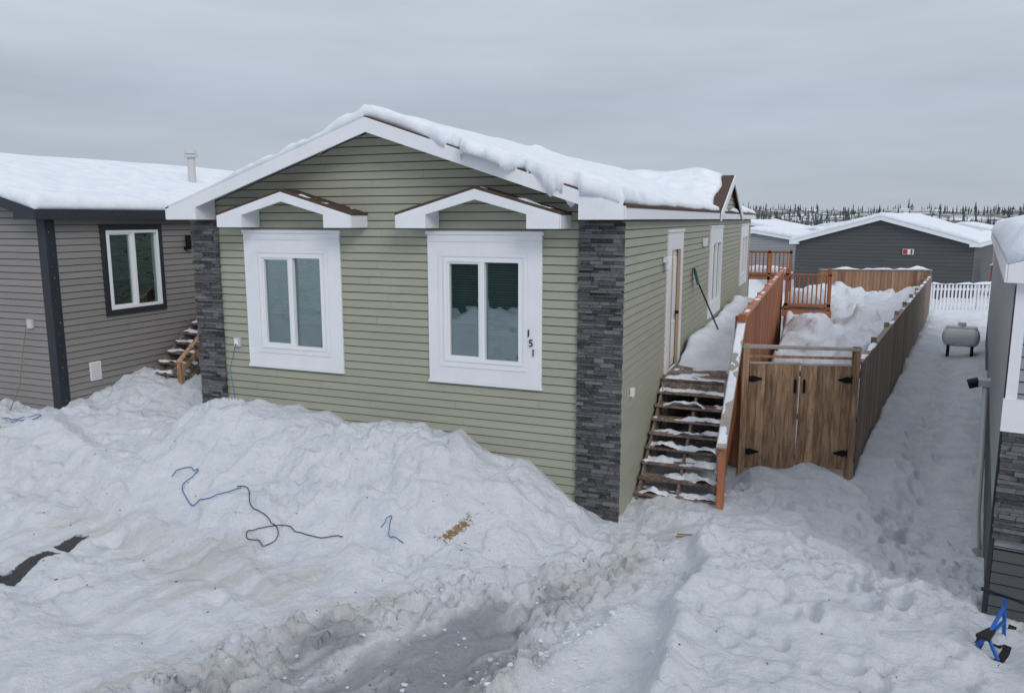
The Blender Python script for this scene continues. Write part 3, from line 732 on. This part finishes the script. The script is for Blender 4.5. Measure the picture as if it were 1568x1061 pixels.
fence(mb,(2.4,24.3),(FX(25.4),25.4),.3,2.05,WOODB,post=2.4,side=-1,gap=.015)
mb.beam((2.4,24.3,2.09),(FX(25.4),25.4,2.09),.12,.04,PALE)
mb.obj('boards_posts_rails',FB)
def topsnow(p,q,z,w,h,parent,seed,name,den=.5):
    p=Vector((*p,z));q=Vector((*q,z));L=(q-p).length;d=(q-p)/L;n_=Vector((-d.y,d.x,0))
    mb=MB();N=int(L/.07);K=7
    vs=[];hh=[max(0.0,float(fbm(i*.13,seed,seed,4))*2.2+den-.2)*h for i in range(N+1)]
    for i in range(N+1):
        for k in range(K):
            t=math.pi*k/(K-1);c=p+d*(L*i/N)
            vs.append(c+n_*math.cos(t)*w/2*(1 if hh[i]>.01 else .6)+Vector((0,0,math.sin(t)*hh[i]+.001)))
    fs=[(i*K+k,i*K+k+1,(i+1)*K+k+1,(i+1)*K+k) for i in range(N) if max(hh[i],hh[i+1])>0 for k in range(K-1)]
    mb.add(vs,fs,SNOW)
    mb.obj(name,parent,smooth=True)
topsnow((3.10,3.1),(FX(25.4)-.02,25.4),1.898,.11,.10,FN,3,'fence_top_snow',.05)
topsnow((2.4,24.3),(FX(25.4),25.4),2.11,.2,.15,FB,5,'fence_top_snow',.6)
topsnow((1.31,3.2),(1.31,16.2),2.566,.12,.05,D,6,'panel_top_snow',.0)
WF=empty('picket_fence');mb=MB()
fence(mb,(7.0,28.3),(12.5,30.2),-.2,1.3,WHITE,bw=.16,gap=.08,post=2,side=-1)
mb.obj('pickets',WF);topsnow((7.0,28.3),(12.5,30.2),1.32,.16,.12,WF,8,'top_snow',.8)
OR=empty('distant_deck_railing');mb=MB()
for a in(-.35,.45,1.25):mb.box(a,a+.1,22.4,22.5,0,2.95,ORANGE)
mb.box(-.35,1.35,22.4,22.46,2.8,2.88,ORANGE);mb.box(-.35,1.35,22.4,22.46,1.95,2.02,ORANGE);mb.box(-.35,1.35,22.4,23.9,1.75,1.88,ORANGE)
for k in range(10):mb.box(-.2+k*.15,-.15+k*.15,22.42,22.45,2.0,2.82,ORANGE)
mb.obj('rails',OR);snow_sheet(-.35,1.35,22.5,23.8,14,10,lambda x,y:1.88+0*x,lambda x,y:.3+fbm(x*2,y*2,35,3)*.3,'snow',OR,rnd=.3)

# ================================================================ BACKGROUND HOUSES
def bg(name,cx,cy,rz,w,L,ztip,m,sid,trim,snow=.25):
    return gen_house(name,(cx,cy,0),math.radians(rz),-w/2,w/2,L,ztip,m,.3,.3,sid,MORTAR,trim,snowt=snow,c=.2,z0=-1)
DG=bg('grey_house',5.4,38.4,-14,9.2,12,2.85,.29,DGREY,WHITE)
mb=MB();mb.box(1.2,1.75,-.1,-.03,2.2,2.5,WHITE);mb.box(1.22,1.45,-.11,-.1,2.22,2.48,RED);mb.box(1.6,1.7,-.11,-.1,2.22,2.48,RED);mb.obj('wall_sign',DG)
bg('snowy_roof_house',-2.5,52,-5,8,14,2.5,.18,LGREY,WHITE,.3)
bg('snowy_roof_house',1.5,72,-20,8,12,2.3,.2,DGREY,WHITE,.3)
bg('snowy_roof_house',13.4,56,-10,4.5,9,2.3,.25,LGREY,WHITE,.3)
bg('snowy_roof_house',16.4,88,-14,7,12,2.7,.22,GREY,WHITE,.3)
bg('snowy_roof_house',24,92,-10,12,12,2.4,.2,ORANGE,WHITE,.3)
bg('snowy_roof_house',34,110,-20,9,12,2.4,.2,GREY,WHITE,.3)
bg('snowy_roof_house',7,125,-20,14,12,2.6,.15,WHITE,WHITE,.4)
bg('snowy_roof_house',-9,110,-20,12,12,2.6,.18,WOODF,WHITE,.4)
bg('reflection_house_across_street',-13,-33,0,8,10,3.2,.33,DGREY,WHITE,.3)  # unseen row behind the camera, added to darken the window reflections
bg('reflection_house_across_street',-2,-34,0,8,10,3.2,.33,WOODF,WHITE,.3)
bg('reflection_house_across_street',9,-33,0,8,10,3.2,.33,DGREY,WHITE,.3)
RS=empty('red_playhouse',(11.2,40,0),math.radians(-15));mb=MB()
mb.box(0,1.6,0,1.2,0,1.6,RED);mb.prism([(-.1,-.1,1.6),(1.7,-.1,1.6),(.8,-.1,2.2)],(0,1.4,0),WHITE);mb.box(.5,.95,-.02,0,.2,1.3,WHITE);mb.obj('walls_and_roof',RS)

# ================================================================ DISTANT TREES
mb=MB();random.seed(3)
ok=0
CX=[];
for _ in range(24000):
    r=U(210,600);th=math.radians(U(-50,30));CX.append((r*math.sin(-th),r*math.cos(th)))
CX=np.array(CX);den=vn(CX[:,0]*.02,CX[:,1]*.02,71);zz=G(CX[:,0],CX[:,1])
for (x,y),dn,z in zip(CX,den,zz):
    if ok>2100:break
    if dn<.6 and R()<.93:continue
    h=U(1.1,4.0)*(1 if R()<.9 else 1.6);ok+=1
    w=h*U(.10,.2);nn_=5
    for k in range(3):
        zb=z+h*(.1+.27*k);zt=z+h*min(1,(.5+.27*k));rr=w*(1-.28*k)
        a0=R()*6;ring=[(x+math.cos(a0+i*2*math.pi/nn_)*rr*U(.6,1.25),y+math.sin(a0+i*2*math.pi/nn_)*rr,zb+U(-.1,.1)*h) for i in range(nn_)]
        mb.add(ring+[(x+U(-.1,.1),y,zt)],[(i,(i+1)%nn_,nn_) for i in range(nn_)],NEEDLE)
mb.obj('distant_spruce_trees',None,recalc=False)
random.seed(9)

# ================================================================ SMALL THINGS
def drape(pts,off=.012,n=8):
    out=[];P=[Vector((a,b_,0)) for a,b_ in pts]
    for i in range(len(P)-1):
        p0=P[max(i-1,0)];p1=P[i];p2=P[i+1];p3=P[min(i+2,len(P)-1)]
        for k in range(n):
            t=k/n;v=.5*((2*p1)+(p2-p0)*t+(2*p0-5*p1+4*p2-p3)*t*t+(3*p1-p0-3*p2+p3)*t**3)
            out.append((v.x,v.y))
    out.append((P[-1].x,P[-1].y))
    A=np.array(out);zz=G(A[:,0],A[:,1]);zz2=np.array([max(zz[max(0,i-1):i+2]) for i in range(len(zz))])
    return [(a,b_,float(z)+off) for (a,b_),z in zip(out,zz2)]
def cord(name,pts,rad,m):
    cu=bpy.data.curves.new(name,'CURVE');cu.dimensions='3D';sp=cu.splines.new('POLY');sp.points.add(len(pts)-1)
    for i,pn in enumerate(pts):sp.points[i].co=(*pn,1)
    cu.bevel_depth=rad;cu.materials.append(m);o=bpy.data.objects.new(name,cu);bpy.context.scene.collection.objects.link(o);return o
cord('extension_cord',drape([(-5.95,-2.1),(-5.72,-1.92),(-5.6,-1.98),(-5.66,-2.2),(-5.45,-2.36),(-5.2,-2.44),(-4.95,-2.36),(-4.72,-2.1)]),.007,CBLUE)
cord('extension_cord',drape([(-4.78,-2.12),(-4.65,-2.06),(-4.5,-2.2),(-4.3,-2.4),(-3.9,-2.52),(-3.72,-2.62),(-3.82,-2.82),(-4.0,-2.86),(-4.06,-2.72),(-3.9,-2.58),(-3.5,-2.5),(-3.2,-2.48),(-2.94,-2.34)]),.006,RUBB)
cord('extension_cord',drape([(-2.5,-2.15),(-2.42,-2.02),(-2.36,-2.2),(-2.2,-2.26),(-2.1,-2.3)]),.006,CBLUE)
cord('power_cord',[(-6.46,-.08,2.1),(-6.5,-.2,1.7),(-6.42,-.22,1.3),(-6.38,-.25,1.05)],.007,CBLUE)
cord('power_cord',[(-10.7,-.6,2.2),(-10.66,-.72,1.8),(-10.75,-.78,1.2),(-10.9,-.9,.75),(-11.0,-1.1,.68)],.008,STRAW)
cord('power_cord',drape([(-10.7,-1.2),(-10.3,-1.1),(-10.0,-1.0),(-9.9,-1.2),(-10.2,-1.4)]),.008,CBLUE)
mb=MB()
for k in range(420):
    a=random.gauss(0,.12);c=random.gauss(0,.03);x=-1.62+a*.42+c;y=-1.78+a;z=g1(x,y)+.005
    t=U(0,3.14);l=U(.012,.045);mb.beam((x,y,z),(x+math.cos(t)*l,y+math.sin(t)*l,z+U(-.0,.015)),.006,.006,STRAW)
mb.obj('straw_patch',None)
mb=MB()
for k in range(90):
    x=U(-9,3.5);y=U(-5,-1.2);z=g1(x,y)+.004;t=U(0,3.14);l=U(.01,.04);mb.beam((x,y,z),(x+math.cos(t)*l,y+math.sin(t)*l,z),U(.005,.015),.01,random.choice([STRAW,DECK,RUBB]))
mb.obj('scattered_debris',None)
mb=MB();x,y=1.0,-.45;z=g1(x,y)+.02
for k in range(5):mb.beam((x+U(-.15,.05),y+U(-.05,.05),z),(x+U(.05,.2),y+U(-.08,.08),z+.01),.02,.012,STRAW)
mb.obj('wood_scraps',None)
SH=empty('snow_shovel',(.55,6.3,1.72));mb=MB()
mb.cyl((0,0,.1),(-.42,-.35,1.15),.016,METAL,8);mb.prism([(-.40,-.42,1.08),(-.46,-.22,1.08),(-.54,-.30,1.42),(-.48,-.50,1.42)],(.03,.01,.01),TEAL);mb.beam((.0,-.07,.1),(0,.07,.1),.03,.03,METAL)
mb.obj('handle_and_blade',SH,bevel=.004)
KX,KY=4.18,-2.24
KB=empty('snow_scooter',(KX,KY,g1(KX,KY)+.01),math.radians(60));mb=MB()
def ski(x0,x1,y):
    P=[(x0,.0),(x0+.05,0),(x1-.1,0),(x1-.03,.03),(x1,.08)]
    for a,c in zip(P[:-1],P[1:]):
        mb.prism([(a[0],y-.035,a[1]),(c[0],y-.035,c[1]),(c[0],y-.035,c[1]+.015),(a[0],y-.035,a[1]+.015)],(0,.07,0),RUBB)
ski(-.42,-.02,-.11);ski(-.42,-.02,.11);ski(.05,.42,0)
for a,c in(((-.22,-.11,.02),(-.2,0,.2)),((-.22,.11,.02),(-.2,0,.2)),((-.2,0,.2),(.15,0,.22)),((.22,0,.03),(.12,0,.48)),((-.2,0,.2),(.13,0,.38))):mb.cyl(a,c,.018,BLUE,8)
mb.cyl((.12,-.18,.49),(.12,.18,.49),.013,METAL,8)
for s in(-1,1):mb.cyl((.12,s*.12,.49),(.12,s*.2,.49),.02,RUBB,8)
mb.prism([(-.32,-.06,.21),(-.1,-.03,.21),(-.1,.03,.21),(-.32,.06,.21)],(0,0,.035),RUBB)
mb.obj('frame_skis_and_handlebar',KB,bevel=.002)

# ================================================================ CAMERA / LIGHT / WORLD
cam=bpy.data.cameras.new('camera');co=bpy.data.objects.new('camera',cam);bpy.context.scene.collection.objects.link(co)
co.location=(2.467,-10.17,4.13);co.rotation_euler=(math.radians(90-9.3),0,math.radians(21.7))
cam.sensor_width=36;cam.lens=27.32;cam.clip_end=6000;cam.clip_start=.05
bpy.context.scene.camera=co
su=bpy.data.lights.new('sun','SUN');su.energy=1.0;su.angle=math.radians(22);su.color=(1,.97,.94)
so=bpy.data.objects.new('sun',su);bpy.context.scene.collection.objects.link(so)
EL=math.radians(33);AZ=math.radians(135)
dv=Vector((math.sin(AZ)*math.cos(EL),math.cos(AZ)*math.cos(EL),math.sin(EL)))
so.rotation_euler=dv.to_track_quat('Z','Y').to_euler()
w=bpy.data.worlds.new('World');bpy.context.scene.world=w;w.use_nodes=True;nt=w.node_tree;N=nt.nodes;Lk=nt.links
for n in list(N):N.remove(n)
out=N.new('ShaderNodeOutputWorld');bg1=N.new('ShaderNodeBackground');bg2=N.new('ShaderNodeBackground');mx=N.new('ShaderNodeMixShader')
sk=N.new('ShaderNodeTexSky');sk.sky_type='NISHITA';sk.sun_disc=False;sk.sun_elevation=EL;sk.sun_rotation=AZ
Lk.new(sk.outputs[0],bg1.inputs[0]);bg1.inputs[1].default_value=.08
tc=N.new('ShaderNodeTexCoord');sp=N.new('ShaderNodeSeparateXYZ');Lk.new(tc.outputs['Generated'],sp.inputs[0])
cr=N.new('ShaderNodeValToRGB');E=cr.color_ramp.elements
E[0].position=0;E[0].color=(.49,.55,.63,1);E[1].position=1;E[1].color=(.82,.87,.94,1)
for ps,c in((.05,(.47,.53,.615,1)),(.14,(.46,.52,.605,1)),(.24,(.58,.64,.72,1)),(.4,(.66,.72,.80,1))):
    e=E.new(ps);e.color=c
Lk.new(sp.outputs['Z'],cr.inputs[0])
mp=N.new('ShaderNodeMapping');mp.inputs['Scale'].default_value=(1.6,1.6,10);Lk.new(tc.outputs['Generated'],mp.inputs['Vector'])
nz=N.new('ShaderNodeTexNoise');nz.inputs['Scale'].default_value=1.4;nz.inputs['Detail'].default_value=6;nz.inputs['Roughness'].default_value=.52;Lk.new(mp.outputs[0],nz.inputs['Vector'])
mr=N.new('ShaderNodeMapRange');mr.inputs[1].default_value=.3;mr.inputs[2].default_value=.7;mr.inputs[3].default_value=.89;mr.inputs[4].default_value=1.11;Lk.new(nz.outputs['Fac'],mr.inputs[0])
vm=N.new('ShaderNodeVectorMath');vm.operation='SCALE';Lk.new(cr.outputs[0],vm.inputs[0]);Lk.new(mr.outputs[0],vm.inputs['Scale'])
Lk.new(vm.outputs[0],bg2.inputs[0]);bg2.inputs[1].default_value=1.
mx.inputs[0].default_value=.92;Lk.new(bg1.outputs[0],mx.inputs[1]);Lk.new(bg2.outputs[0],mx.inputs[2]);Lk.new(mx.outputs[0],out.inputs[0])
sc=bpy.context.scene
sc.view_settings.view_transform='Standard';sc.view_settings.look='None';sc.view_settings.exposure=0
print('verts',nv)
